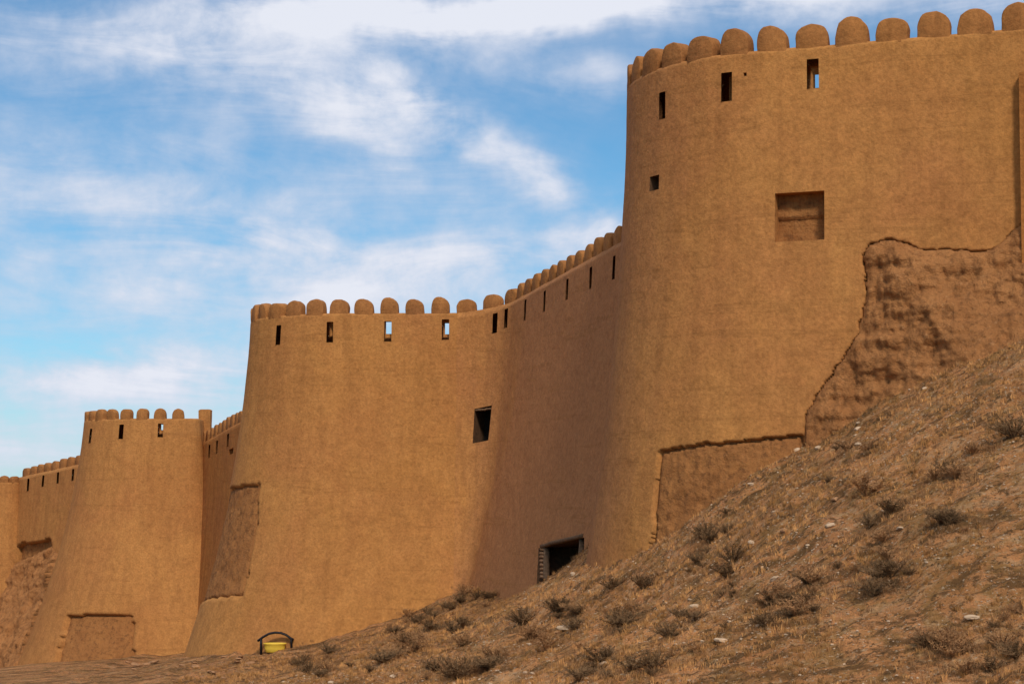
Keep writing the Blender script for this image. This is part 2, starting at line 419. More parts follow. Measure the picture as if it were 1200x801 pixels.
    for s in slits:
        i0, i1, j0, j1 = find(us, s[0]), find(us, s[1]), find(hs, s[2]), find(hs, s[3])
        rv = []
        if s[4] is not None: a0, a1, b0, b1 = find(us, s[4]), find(us, s[5]), find(hs, s[6]), find(hs, s[7])
        else: a0, a1, b0, b1 = i0, i1, j0, j1
        O = [idx[i0, j0], idx[i0, j1], idx[i1, j1], idx[i1, j0]]; I = [idi[a0, b0], idi[a0, b1], idi[a1, b1], idi[a1, b0]]
        if s[4] is None:      # a blind slit: runs on into the dark before it is closed
            nrm = np.array([nx[i0], ny[i0], 0]); Vall.append(np.stack([Vflat(I[q])-nrm*.7 for q in range(4)])); I = [cnt+q for q in range(4)]; cnt += 4; rv.append(tuple(I))
        for q in range(4): rv.append((O[q], I[q], I[(q+1) % 4], O[(q+1) % 4]))
        faces.append(np.array(rv))
    # walkway behind the parapet and the hidden back
    last = idi[:, -1]
    if deck == 'tower':
        cx, cy = (XI[0, 0]+XI[-1, 0])/2, (YI[0, 0]+YI[-1, 0])/2
        z0 = ZI[:, -1].mean(); Vall.append(np.array([[cx, cy, z0], [XI[0, 0], YI[0, 0], z0-14], [XI[-1, 0], YI[-1, 0], z0-14]]))
        tri = [(last[i], last[i+1], cnt) for i in range(nu-1)]+[(last[0], cnt, cnt+1), (cnt, last[-1], cnt+2), (cnt, cnt+2, cnt+1)]
        extra = tri; cnt += 3
    else:
        w = 3.0 if deck is None else deck
        Xb, Yb, Zb = x-nx*(THICK+w), y-ny*(THICK+w), ZI[:, -1]
        Vall.append(np.stack([Xb, Yb, Zb], -1)); Vall.append(np.stack([Xb, Yb, Zb-14], -1))
        b1 = cnt+np.arange(nu); b2 = b1+nu; cnt += 2*nu
        extra = [tuple(q) for q in np.concatenate([np.stack([last[:-1], last[1:], b1[1:], b1[:-1]], -1), np.stack([b1[:-1], b1[1:], b2[1:], b2[:-1]], -1)])]
    # end cap faces
    for i, sgn in ((0, 1), (nu-1, -1)):
        cap = [(idx[i, 0], idi[i, 0], idi[i, -1], idx[i, ni-1])]
        extra += cap
    Vc = np.concatenate(Vall); o3 = np.array(root.location)
    Fl = [tuple(f) for arr in faces for f in arr]+list(extra)
    mesh_obj(part, Vc, Fl, mats[0], root, o3)
    if len(patch):
        used, inv = np.unique(patch.reshape(-1), return_inverse=True)
        mesh_obj('exposed_masonry', V[used], inv.reshape(-1, 4), mats[1], root, o3)
    res_n = []
    for s in niches:
        i0, i1, j0, j1 = find(us, s[0]), find(us, s[1]), find(hs, s[2]), find(hs, s[3])
        dp = s[4]; ii = np.arange(i0, i1+1); jj = np.arange(j0, j1+1)
        # ring + back, with own vertices
        Pv = V.reshape(nu, nh, 3)
        front = Pv[i0:i1+1, j0:j1+1]
        n3 = np.stack([nx[ii], ny[ii], 0*nx[ii]], -1)[:, None, :]
        nf = 6; layers = [front-n3*dp*k/nf for k in range(nf+1)]
        vv = []; ff = []
        m_, k_ = front.shape[:2]
        per = [(i, 0) for i in range(m_)]+[(m_-1, j) for j in range(1, k_)]+[(i, k_-1) for i in range(m_-2, -1, -1)]+[(0, j) for j in range(k_-2, 0, -1)]
        for ly in layers:
            for (i, j) in per:
                p = ly[i, j]; vv.append(p)
        npz = len(per)
        for k in range(nf):
            for q in range(npz):
                q2 = (q+1) % npz; ff.append((k*npz+q, k*npz+q2, (k+1)*npz+q2, (k+1)*npz+q))
        nob = mesh_obj(s[6], np.array(vv), ff, s[7] if len(s) > 7 else mats[0], root, o3, smooth=False)
        bk = layers[-1].copy(); 
        g = fbm(bk[..., 0], bk[..., 1], bk[..., 2], .35, 4, .6, 55)*.08
        mid = (np.linspace(0, 1, k_)[None, :] < .5)*.10      # upper half stands a little proud: the ledge across the recess
        bk = bk+n3*(g+mid*(1 if s[6] == 'niche' else 0))[..., None]+n3*.03
        bi = np.arange(m_*k_).reshape(m_, k_)
        bq = np.stack([bi[:-1, :-1], bi[:-1, 1:], bi[1:, 1:], bi[1:, :-1]], -1).reshape(-1, 4)
        mesh_obj('back_panel', bk.reshape(-1, 3)-o3, bq, s[5], nob, (0, 0, 0))
        res_n.append(nob)
    return res_n

# ---- merlons
def merlon_mesh(w, h, d, seed, mat):
    r = random.Random(seed)
    n = 14; prof = [(-w/2, -.08), (-w/2*1.0, h*.25), (-w/2*.99, h*.45)]
    for k in range(1, n):
        a = math.pi-math.pi*k/n
        prof.append((w/2*.985*math.cos(a)*(1 if abs(math.cos(a)) < .9 else .995), h*.45+h*.55*math.sin(a)**.92))
    prof += [(w/2*.99, h*.45), (w/2, h*.25), (w/2, -.08)]
    prof = np.array(prof)
    ys = [(-d/2, .93), (-d/2+.025, .985), (-d/2+.07, 1), (0, 1.0), (d/2-.07, 1), (d/2-.02, .985), (d/2, .93)]
    V = []; 
    for (y, s) in ys:
        for (px, pz) in prof: V.append((px*s, y, pz*s if pz > 0 else pz))
    V = np.array(V); sh = r.uniform(-.04, .04)
    nn = fbm(V[:, 0]+seed*7.3, V[:, 1], V[:, 2], .45, 3, .5, 70)
    V = V*(1+nn[:, None]*np.array([.11, .10, .10])); V[:, 0] += sh*np.maximum(V[:, 2], 0)
    m = len(prof); Fc = []
    for k in range(len(ys)-1):
        for i in range(m-1): Fc.append((k*m+i, k*m+i+1, (k+1)*m+i+1, (k+1)*m+i))
    Fc.append(tuple(reversed(range(m)))); Fc.append(tuple((len(ys)-1)*m+i for i in range(m)))
    Fc = [tuple(reversed(f)) for f in Fc]
    me = bpy.data.meshes.new('merlon'); me.from_pydata(V.tolist(), [], Fc); me.materials.append(mat)
    me.polygons.foreach_set('use_smooth', [True]*len(Fc)); me.update(); return me
MER = {}
def place_merlons(wd, root, us, w, h, d, mat='plaster_top', setback=0.0):
    key = (w, h, d, mat)
    if key not in MER: MER[key] = [merlon_mesh(w, h, d, k, M[mat]) for k in range(6)]
    first = None
    for k, u in enumerate(us):
        x, y, nx, ny, a = wd.path.at(u); z = float(wd.rim(u))
        off = -(d/2)-setback-.02
        if first is None:
            o = bpy.data.objects.new('merlon', MER[key][0]); first = o
        else:
            o = first.copy(); o.data = MER[key][random.randrange(6)]
        COL.objects.link(o); o.parent = root
        sl = math.atan(float((wd.rim(u+.3)-wd.rim(u-.3))/.6))
        o.rotation_euler = (random.uniform(-.03, .03), -sl*.6+random.uniform(-.05, .05), float(a)+random.uniform(-.04, .04))
        o.location = (float(x+nx*off)-root.location[0], float(y+ny*off)-root.location[1], z-root.location[2]-.02)
        s = random.uniform(.95, 1.05); o.scale = (s, random.uniform(.92, 1.08), random.uniform(.90, 1.05))

def bar(name, p, q, w, hgt, mat, parent, n=8, wob=.02):
    p, q = np.array(p, float), np.array(q, float); ax = q-p; ln = np.linalg.norm(ax); ax /= ln
    up = np.array((0, 0, 1.)) if abs(ax[2]) < .8 else np.array((0, 1., 0))
    s1 = np.cross(ax, up); s1 /= np.linalg.norm(s1); s2 = np.cross(s1, ax)
    V = []; Fc = []; K = 10
    for i in range(n+1):
        c = p+ax*ln*i/n+s1*random.uniform(-wob, wob)+s2*random.uniform(-wob, wob)
        for k in range(K):
            a = 2*math.pi*k/K; ca, sa = math.cos(a), math.sin(a)
            sq = 1/max(abs(ca), abs(sa))**.6
            V.append(c+s1*ca*sq*w/2+s2*sa*sq*hgt/2)
    for i in range(n):
        for k in range(K): Fc.append((i*K+k, i*K+(k+1) % K, (i+1)*K+(k+1) % K, (i+1)*K+k))
    Fc.append(tuple(reversed(range(K)))); Fc.append(tuple(n*K+k for k in range(K)))
    o3 = np.array(parent.matrix_world.translation) if parent else np.zeros(3)
    V = np.array(V)
    return V, Fc

def bar_obj(name, p, q, w, hgt, mat, parent, origin, **kw):
    V, Fc = bar(name, p, q, w, hgt, mat, None, **kw)
    return mesh_obj(name, V-np.array(origin), Fc, mat, parent, (0, 0, 0))

# ------------------------------------------------------------------ the surveyed walls
P1 = Path(4.80, 75, -94.2, [('L', 13.03), ('A', 5.8, 74.2), ('L', 10.5), ('A', 6, 80), ('L', 6)])
T1 = WallDef(P1, [(0, 13.2), (20, 13.2), (40, 13.3)], lambda h: .012*np.maximum(h, 0)+.005*np.maximum(h, 0)**2, 17.5, .03)
P2 = Path(-13.0, 104, -90, [('L', 10.6), ('A', 5.4, 88), ('L', 5.2)])
T2 = WallDef(P2, [(0, 8.12), (40, 8.15)], lambda h: .04*np.maximum(h, 0)+.009*np.maximum(h, 0)**2, 17, .03)
e2 = P2.end
PA = Path(e2[0], e2[1], e2[2], [('A', 2.9, -71.5), ('L', 21.5)])
la = PA.marks[1]
TA = WallDef(PA, [(0, 8.15), (la, 8.6), (la+13.5, 9.45), (la+20, 9.7)], T2.prof, 17, .04)
P3 = Path(-28.9, 134, -90, [('L', 6.5), ('A', 5.4, 90), ('L', 2.3), ('A', .8, 90), ('L', 3)])
T3 = WallDef(P3, [(0, 4.42), (40, 4.42)], lambda h: .08*np.maximum(h, 0)+.0107*np.maximum(h, 0)**2, 17, .03)
PB = Path(-21.2, 125.5, -69, [('L', 21)])
TB = WallDef(PB, [(0, 2.75), (14, 4.05), (21, 4.5)], lambda h: .03*np.maximum(h, 0)+.004*np.maximum(h, 0)**2, 16, .03)
PC = Path(-36.4, 138, -51, [('L', 15)])
TC = WallDef(PC, [(0, .68), (9, 1.50), (15, 2.0)], lambda h: .05*np.maximum(h, 0)+.006*np.maximum(h, 0)**2, 15, .04)
P4 = Path(-50, 143, -60, [('A', 5.5, 58), ('L', 9.0), ('A', .8, 88), ('L', 3)])
sh = -36.0-P4.at(P4.marks[3])[0]
P4.P[:, 0] += sh; P4.P[:, 1] += 137.2-float(P4.at(P4.marks[1]+3)[1])
T4 = WallDef(P4, [(0, .35), (40, .42)], T3.prof, 14, .03)

def foot(wd, u, h=16):
    x, y, z = wd.S(u, h); return (float(x), float(y), float(z))
def slit(wd, cx, y0, y1, w=.32, inner=(0, 1, 0, 1)):
    u, ha = wd.solve(cx, y0); u2, hb = wd.solve(cx, y1); u = (u+u2)/2
    h0, h1 = max(.3, ha), min(PAR-.08, hb)
    return (u-w/2, u+w/2, h0, h1)+((u-w/2+w*inner[0], u-w/2+w*inner[1], h0+(h1-h0)*inner[2], h0+(h1-h0)*inner[3]) if inner else (None,))
def rect(wd, x0, y0, x1, y1):
    a = wd.solve(x0, y0); b = wd.solve(x1, y0); c = wd.solve(x0, y1); d = wd.solve(x1, y1)
    return ((a[0]+c[0])/2, (b[0]+d[0])/2, (a[1]+b[1])/2, (c[1]+d[1])/2)
def spread(wd, refpx, refpy, sp, u0, u1):
    u, _ = wd.solve(refpx, refpy); k0 = math.ceil((u0-u)/sp); k1 = math.floor((u1-u)/sp)
    return [u+k*sp for k in range(k0, k1+1)]

# --- near tower
tower1 = empty('round_tower', foot(T1, P1.marks[2]))
tag(tower1, 'tallest nearest tower, with a square blocked niche and ragged ruin at its foot', 'tower', 'round towers of the fort')
s1 = [slit(T1, 776, 108, 142, .32, None), slit(T1, 851.5, 85, 119, .36, None), slit(T1, 952.5, 69, 104, .36, (.42, .98, .42, .86))]
nic = rect(T1, 908, 225, 966, 282)
hole1 = rect(T1, 761, 206, 772, 223)
T1.warps.append(((nic[0]+nic[1])/2, (nic[2]+nic[3])/2, 2.2, 2.0, .0))
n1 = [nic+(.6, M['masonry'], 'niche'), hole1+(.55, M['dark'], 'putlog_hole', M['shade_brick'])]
for (hx, hy) in ((1054, 47), (873, 87)):
    u, h = T1.solve(hx, hy); n1.append((u-.05, u+.05, h-.05, h+.06, .2, M['dark'], 'putlog_hole'))
RUIN = [(930, 640), (938, 560), (940, 525), (944, 490), (957, 466), (984, 426), (1008, 392), (1017, 352), (1011, 302), (1021, 286), (1045, 279), (1085, 290),
     (1120, 296), (1150, 293), (1172, 287), (1188, 270), (1200, 262), (1290, 235), (1420, 235), (1420, 640)]
patch1 = T1.poly([(770, 529), (815, 521), (862, 516), (900, 511), (941, 508), (941, 620), (748, 700), (764, 620)])
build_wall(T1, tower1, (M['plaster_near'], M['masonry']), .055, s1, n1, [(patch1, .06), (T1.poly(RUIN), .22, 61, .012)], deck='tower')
place_merlons(T1, tower1, spread(T1, 1045, 46, 1.205, 2, P1.len-1), .97, .78, .52)
# shallow buttress rising up the far right of the face
ub, hb = T1.solve(1195, 88)
bm_u = np.linspace(ub, ub+2.2, 18); bm_h = np.linspace(hb, 17, 90)
UU, HH = np.meshgrid(bm_u, bm_h, indexing='ij')
xx, yy, zz = T1.S(UU, HH, .35+fbm(UU, HH, UU*0, 1.2, 3, .5, 5)*.04)
xi, yi, zi = T1.S(UU, HH, -.1)
Vb = np.concatenate([np.stack([xx, yy, zz], -1).reshape(-1, 3), np.stack([xi, yi, zi], -1).reshape(-1, 3)])
ib = np.arange(18*90).reshape(18, 90); ic = ib+18*90
fb = [tuple(q) for q in np.stack([ib[:-1, :-1], ib[:-1, 1:], ib[1:, 1:], ib[1:, :-1]], -1).reshape(-1, 4)]
fb += [(ib[i, 0], ib[i+1, 0], ic[i+1, 0], ic[i, 0]) for i in range(17)]
fb += [(ib[0, j], ic[0, j], ic[0, j+1], ib[0, j+1]) for j in range(89)]+[(ib[17, j], ib[17, j+1], ic[17, j+1], ic[17, j]) for j in range(89)]
mesh_obj('buttress', Vb, fb, M['plaster_shaded'], tower1, np.array(tower1.location), smooth=False)

# --- middle tower
tower2 = empty('round_tower', foot(T2, P2.marks[2]))
tag(tower2, 'middle mud plaster tower with four slits, a yellow tub at its foot', 'tower', 'round towers of the fort')
s2 = [slit(T2, 326, 381, 404, .32, None), slit(T2, 386.5, 377, 401, .32, (.62, 1, .05, .32)), slit(T2, 454.5, 376, 400, .34, (.1, 1, .0, .58)), slit(T2, 522, 374, 398, .34, (.34, 1, .15, .68))]
patch2 = T2.poly([(262, 574), (270, 574), (285, 569), (304, 566), (300, 620), (291, 665), (284, 699), (262, 705), (236, 713), (225, 713)])
patch2[[0, 1, 7, 8, 9], 0] -= 1.5
build_wall(T2, tower2, (M['plaster'], M['masonry']), .10, s2, [], [(patch2, .13)], deck='tower')
mu = spread(T2, 456, 365, 1.2, 1, P2.len-.3); place_merlons(T2, tower2, mu, .90, .74, .5)

# --- curtain between middle and near tower
curA = empty('curtain_wall', foot(TA, la+5))
tag(curA, 'long stained curtain wall curving up to the nearest tower, with a timber framed doorway', 'wall', 'curtain walls between the towers')
sa = [slit(TA, cx, a, b, .30, None) for cx, a, b in ((580, 367, 390), (593, 361, 384), (615.5, 351, 375), (637.5, 341, 365), (665, 327, 351), (692, 313, 338), (719, 300, 327))]
win = rect(TA, 555, 477, 574, 517); door = rect(TA, 631, 636, 683, 690)
dc = ((door[0]+door[1])/2, (door[2]+door[3])/2)
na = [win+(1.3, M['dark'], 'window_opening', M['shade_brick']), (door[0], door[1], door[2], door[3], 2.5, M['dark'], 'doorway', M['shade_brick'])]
pa, pb = TA.solve(631, 641), TA.solve(683, 628)
TA.warps.append((dc[0], door[2], (door[1]-door[0])*.9, 2.2, (pb[1]-pa[1])/(pb[0]-pa[0])))
l0, l1 = TA.solve(631, 641), TA.solve(630, 680)
TA.uwarps.append((dc[0], dc[1], (door[1]-door[0])*1.1, 3.0, .9*(l1[0]-l0[0])/(l1[1]-l0[1])))
nn = build_wall(TA, curA, (M['plaster_shade_stain'], M['masonry']), .09, sa, na, [], chamfer=.14)
PA_first = mu[-1]+1.2-P2.len
mA = [PA_first+k*1.2 for k in range(0, 16)]; place_merlons(TA, curA, mA, 1.0, .68, .42, setback=.14)
def on(wd, px, py, off=0): 
    u, h = wd.solve(px, py); x, y, z = wd.S(u, h, off); return np.array((float(x), float(y), float(z)))
ow = np.array(curA.location)
bar_obj('lintel', on(TA, 634, 639, -.02), on(TA, 684, 627.5, -.02), .22, .16, M['wood'], nn[1], ow, wob=.03)
bar_obj('post', on(TA, 637, 640, -.12), on(TA, 637, 684, -.12), .24, .12, M['wood'], nn[1], ow)
bar_obj('post', on(TA, 677, 631, -.15), on(TA, 677, 672, -.15), .22, .12, M['wood'], nn[1], ow)
bar_obj('post', on(TA, 650, 638, -1.2), on(TA, 650, 684, -1.2), .2, .12, M['wood'], nn[1], ow)
bar_obj('lintel', on(TA, 555, 480, -.10), on(TA, 574, 479, -.10), .14, .10, M['wood'], nn[0], ow)
# rubble jambs left of the post
for k in range(8):
    p = on(TA, 633, 643+k*4.6, -.10); c = bpy.data.meshes.new
    V, Fc = bar('', p+np.array((-.05, .12, 0)), p+np.array((.12, -.30, random.uniform(-.02, .02))), .16, .12, None, None, n=3, wob=.015)
    mesh_obj('jamb_stone', V-ow, Fc, M['stone_brown'], nn[1], (0, 0, 0))

# --- far tower
tower3 = empty('round_tower', foot(T3, P3.marks[2]))
tag(tower3, 'smaller far round tower with a square pillar beside its merlons', 'tower', 'round towers of the fort')
s3 = [slit(T3, 106, 502, 519, .32, None), slit(T3, 142, 497, 514, .34, None), slit(T3, 188, 496, 512, .34, (.35, .8, .05, .45))]
patch3 = T3.poly([(78, 722), (115, 720), (156, 719), (158, 790), (60, 790)])
build_wall(T3, tower3, (M['plaster_far'], M['masonry']), .13, s3, [], [(patch3, .24)], deck='tower')
place_merlons(T3, tower3, spread(T3, 187, 489, 1.17, 1, P3.marks[3]+.2), .76, .70, .46)
def box_obj(name, lo, hi, mat, parent, origin, seed=0):
    n = 7; g = np.linspace(0, 1, n); V = []; Fc = []; base = 0
    for ax in range(3):
        for sd in (0, 1):
            a, b = [k for k in range(3) if k != ax]
            A, B = np.meshgrid(g, g, indexing='ij'); P = np.zeros((n, n, 3)); P[..., ax] = sd; P[..., a] = A; P[..., b] = B
            V.append(P.reshape(-1, 3)); i = base+np.arange(n*n).reshape(n, n)
            q = np.stack([i[:-1, :-1], i[1:, :-1], i[1:, 1:], i[:-1, 1:]], -1).reshape(-1, 4)
            Fc += [tuple(t) if (sd ^ (ax == 1)) else tuple(reversed(t)) for t in q]; base += n*n
    V = np.concatenate(V)
    lo, hi = np.array(lo, float), np.array(hi, float); c = V*2-1
    c = c*(1-.05*(np.abs(c[:, [1, 2, 0]])**6)*(np.abs(c)**6))
    V = lo+(c+1)/2*(hi-lo)
    V = V+fbm(V[:, 0], V[:, 1], V[:, 2], .4, 2, .5, 90+seed)[:, None]*.03
    return mesh_obj(name, V-np.array(origin), Fc, mat, parent, (0, 0, 0))
box_obj('pillar', (-20.75, 124.2, 2.3), (-19.95, 125.0, 5.12), M['plaster_far'], tower3, tower3.location)

# --- curtain behind, between far and middle tower
curB = empty('curtain_wall', foot(TB, 8))
tag(curB, 'shaded narrow stretch of curtain wall between the far tower and the middle tower', 'wall', 'curtain walls between the towers')
sb = [slit(TB, cx, a, b, .5, None) for cx, a, b in ((245, 521, 536), (254, 516, 531), (267, 508, 523))]
r = TB.solve(271, 528)
build_wall(TB, curB, (M['plaster_shaded'], M['masonry']), .14, sb, [(r[0]-.7, r[0]+.5, r[1]-.15, r[1]+.2, .3, M['dark'], 'putlog_hole')], [], chamfer=.2)
place_merlons(TB, curB, spread(TB, 262, 498, 1.2, .4, 19), .92, .74, .42, setback=.2)

# --- curtain left of the far tower
curC = empty('curtain_wall', foot(TC, 5, 13))
tag(curC, 'low distant curtain wall with close-set slits left of the far tower', 'wall', 'curtain walls between the towers')
sc_ = [slit(TC, cx, a, b, .34, None) for cx, a, b in ((33, 560, 575), (50.5, 556, 570), (68, 552, 566), (85.5, 549, 563))]
rc = rect(TC, 22, 634, 61, 655); rc2 = rect(TC, 10, 628, 20, 633)
patchc = TC.poly([(22, 637), (60, 632), (60, 780), (-20, 780), (-5, 690), (14, 650)])
build_wall(TC, curC, (M['plaster_far'], M['masonry']), .13, sc_, [rc2+(.5, M['dark'], 'putlog_hole')], [(patchc, .45)], chamfer=.2)
place_merlons(TC, curC, spread(TC, 60, 544, 1.2, .5, 13), .90, .66, .42, setback=.2)

# --- last tower at the left edge
tower4 = empty('round_tower', foot(T4, P4.marks[2], 13))
tag(tower4, 'farthest tower, only its right end showing at the left edge of the picture', 'tower', 'round towers of the fort')
build_wall(T4, tower4, (M['plaster_far'], M['masonry']), .2, [], [], [], deck='tower')
place_merlons(T4, tower4, spread(T4, 4, 566, .95, 1, P4.marks[3]), .7, .45, .42)

# ------------------------------------------------------------------ terrain
ctrl = [(0,778,127),(60,772,121),(150,768,116.5),(215,767,116),(236,768,104),(228,764,90),(300,764,84.6),(380,755,84.2),(450,738,84.3),(520,709,84.2),(555,697,83.5),
        (600,686,80),(640,679,76),(682,657,69.5),(720,641,63),(762,621,59.6),(850,578,55),(940,529,53.6),(1000,499,52),(1060,470,50.5),(1130,438,49.3),(1200,408,48.4),
        (300,800,64),(150,800,80),(0,800,96),(450,790,56),(600,800,42),(600,740,58),(500,765,60),(750,740,46),(750,680,54),(750,800,38),(900,800,36),(900,700,42),(900,610,48),
        (1050,800,35),(1050,650,40),(1050,540,45.5),(1200,800,33.5),(1200,650,37.5),(1200,520,42)]
CPt = [pix(c[0], c[1]+(np.interp(c[0], [0, 300, 400, 500, 640, 690, 762, 850, 900], [4, 4, -4, -4, -2, -8, -15, -3, 12]) if i < 22 else 5), c[2]) for i, c in enumerate(ctrl)]
CPt += [np.array(p, float) for p in [(0, 0, -1.7), (0, 18, -3.6), (-30, 40, -8), (-15, 55, -7.6), (30, 0, 1.0), (28, 30, 4), (24, 48, 6.2), (30, 70, 9), (12, 72, 6), (0, 95, -3), (-15, 110, -10.2), (-10, 98, -7.5),
        (-24, 140, -11), (-60, 120, -13.5), (-60, 60, -12), (20, 110, 3), (-40, 0, -8), (0, 160, -8)]]
CPt = np.array(CPt)
def tps_fit(P):
    n = len(P); r = np.hypot(P[:, 0][:, None]-P[:, 0], P[:, 1][:, None]-P[:, 1])
    K = np.where(r > 0, r*r*np.log(r+1e-9), 0)+np.eye(n)*.6
    Q = np.c_[np.ones(n), P[:, :2]]; A = np.zeros((n+3, n+3)); A[:n, :n] = K; A[:n, n:] = Q; A[n:, :n] = Q.T
    return np.linalg.solve(A, np.r_[P[:, 2], 0, 0, 0])
TW = tps_fit(CPt)
def ground_z(x, y, detail=True):
    x = np.asarray(x, float); y = np.asarray(y, float); sh = x.shape; xf, yf = x.ravel(), y.ravel()
    z = TW[-3]+TW[-2]*xf+TW[-1]*yf
    for i, p in enumerate(CPt):
        r = np.hypot(xf-p[0], yf-p[1]); z = z+TW[i]*np.where(r > 0, r*r*np.log(r+1e-9), 0)
    rr = np.hypot(xf+5, (yf-70)*.9); w = np.clip((rr-75)/110, 0, 1); w = w*w*(3-2*w)
    z = z*(1-w)+(-12.0+fbm(xf, yf, xf*0, 90, 3, .5, 12)*6)*w
    z = np.clip(z, -22, 16)
    if detail:
        # gullies and ledges run down the slope
        a_, b_ = xf*.78-yf*.62, xf*.62+yf*.78
        z = z+fbm(a_/3.6, b_, xf*0, 1.5, 4, .55, 54)*.24+fbm(xf, yf, xf*0, 5.5, 3, .5, 51)*.27+fbm(xf, yf, xf*0, 1.5, 4, .55, 52)*.25+fbm(xf, yf, xf*0, .42, 3, .6, 53)*.11
    return z.reshape(sh)
def graded(a, b, c, d, fine, grow=1.14):
    mid = list(np.arange(b, c, fine)); lo = []; v = b; s = fine
    while v > a: s *= grow; v -= s; lo.append(v)
    hi = []; v = mid[-1]; s = fine
    while v < d: s *= grow; v += s; hi.append(v)
    return np.array(lo[::-1]+mid+hi)
gx = graded(-900, -14, 17, 900, .115); gy = graded(-500, 31, 64, 1500, .125, 1.10)
GX, GY = np.meshgrid(gx, gy, indexing='ij'); GZ = ground_z(GX, GY)
gi = np.arange(GX.size).reshape(GX.shape)
gq = np.stack([gi[:-1, :-1], gi[1:, :-1], gi[1:, 1:], gi[:-1, 1:]], -1).reshape(-1, 4)
ground = mesh_obj('ground', np.stack([GX, GY, GZ], -1).reshape(-1, 3), gq, M['ground'])
tag(ground, kind='structure')

# ------------------------------------------------------------------ ruined mud masses against the walls
def mass(name, wd, outline, nedge, res, amp, mat, label, cat, seed, ext=.9, hmax=17):
    poly = wd.poly(outline)
    u0, u1 = poly[:, 0].min(), poly[:, 0].max(); h0, h1 = poly[:, 1].min()-.1, min(hmax, poly[:, 1].max())
    us = np.arange(u0, u1, res); hs = np.arange(h0, h1, res); U, H = np.meshgrid(us, hs, indexing='ij')
    ju = fbm(U, H, U*0+seed, .9, 4, .6, seed)*.16; jh = fbm(U, H, U*0+seed+9, .9, 4, .6, seed+1)*.16
    ins = in_poly(poly, U+ju, H+jh); d = dist_poly(poly, U+ju, H+jh, nedge)
    lip = 1-np.exp(-d/.16)
    x, y, z = wd.S(U, H)
    n1 = fbm(x, y, z*.8, 1.6, 5, .55, seed+2); n2 = fbm(x*2.2, y*2.2, z*.7, 1.0, 4, .6, seed+3); n3 = fbm(x*.5, y*.5, z*3.0, .9, 3, .6, seed+4)
    n4 = fbm(x, y, z, .28, 4, .6, seed+5)
    crag = np.exp(-d/1.4)
    off = lip*(.14+amp*.55*d+amp*1.5*(np.log1p(np.exp((d-1.3)*2.2))/2.2))+lip*(n1*(.42+.25*(1-crag))+n2*(.12+.16*crag)+np.minimum(n2, 0)*.18*crag+n3*.14+n4*.11)
    off = np.where(ins, np.maximum(off, -.02+.04*n4), -.15)
    X, Y, Z = wd.S(U, H, off); V = np.stack([X, Y, Z], -1).reshape(-1, 3)
    idx = np.arange(U.size).reshape(U.shape); k = ins[:-1, :-1] | ins[1:, :-1] | ins[:-1, 1:] | ins[1:, 1:]
    Q = np.stack([idx[:-1, :-1], idx[:-1, 1:], idx[1:, 1:], idx[1:, :-1]], -1)[k]
    used, inv = np.unique(Q.reshape(-1), return_inverse=True)
    V = V[used]; org = V[V[:, 2].argmin()]
    o = mesh_obj(name, V, inv.reshape(-1, 4), mat, None, org); return tag(o, label, cat)
mass('ruined_wall', T1, RUIN, list(range(0, 17)), .06, .36, M['ruin'],
     'ragged lump of weathered mud wall clinging to the foot of the nearest tower', 'ruin', 61)
mass('mud_bank', TC, [(-12, 690), (2, 664), (22, 658), (42, 650), (60, 640), (75, 660), (80, 800), (-80, 800)], [0, 1, 2, 3], .12, .20, M['ruin'],
     'rough eroded mud bank filling the recess of the low distant wall at the left edge', 'mud bank', 81, hmax=14)

# ------------------------------------------------------------------ hoop and yellow tub at the foot of the middle tower
def ground_hit(px, py):
    lo = None; Ys = np.arange(20, 130, .15); pts = np.array([pix(px, py, Y) for Y in Ys])
    gz = ground_z(pts[:, 0], pts[:, 1]); k = np.where(pts[:, 2] < gz)[0]
    i = k[0] if len(k) else len(Ys)-1
    return np.array((pts[i, 0], pts[i, 1], gz[i]))
uT, hT = T2.solve(325, 752)
Yw = float(T2.S(uT, hT)[1])-.35
g0 = pix(325, 763, Yw)
hoop = empty('arched_hoop', g0)
tag(hoop, 'black arched hoop standing on one leg against the foot of the middle tower', 'hoop')
arc = [pix(302, 750.5, Yw), pix(308, 746, Yw), pix(315, 742, Yw), pix(322, 740.6, Yw), pix(329, 741, Yw), pix(335, 743.2, Yw), pix(341, 747.5, Yw), pix(344, 749, Yw)]
def tube(pts, rad, K=8):
    V = []; Fc = []; pts = [np.array(p) for p in pts]
    for i, p in enumerate(pts):
        t = pts[min(i+1, len(pts)-1)]-pts[max(i-1, 0)]; t /= np.linalg.norm(t); a = np.cross(t, (0, 1, 0)); a /= np.linalg.norm(a); b = np.cross(t, a)
        for k in range(K): V.append(p+rad*(math.cos(2*math.pi*k/K)*a+math.sin(2*math.pi*k/K)*b*2.2))
    for i in range(len(pts)-1):
        for k in range(K): Fc.append((i*K+k, i*K+(k+1) % K, (i+1)*K+(k+1) % K, (i+1)*K+k))
    Fc += [tuple(reversed(range(K))), tuple((len(pts)-1)*K+k for k in range(K))]
    return np.array(V), Fc
V, Fc = tube(arc, .055); mesh_obj('arch', V, Fc, M['black_metal'], hoop, g0)
V, Fc = tube([pix(306, 748, Yw), pix(306, 755, Yw), pix(306, 768, Yw)], .06); mesh_obj('leg', V, Fc, M['black_metal'], hoop, g0)
V, Fc = tube([pix(341, 747, Yw), pix(341.5, 752, Yw), pix(342, 768, Yw)], .05); mesh_obj('leg', V, Fc, M['black_metal'], hoop, g0)
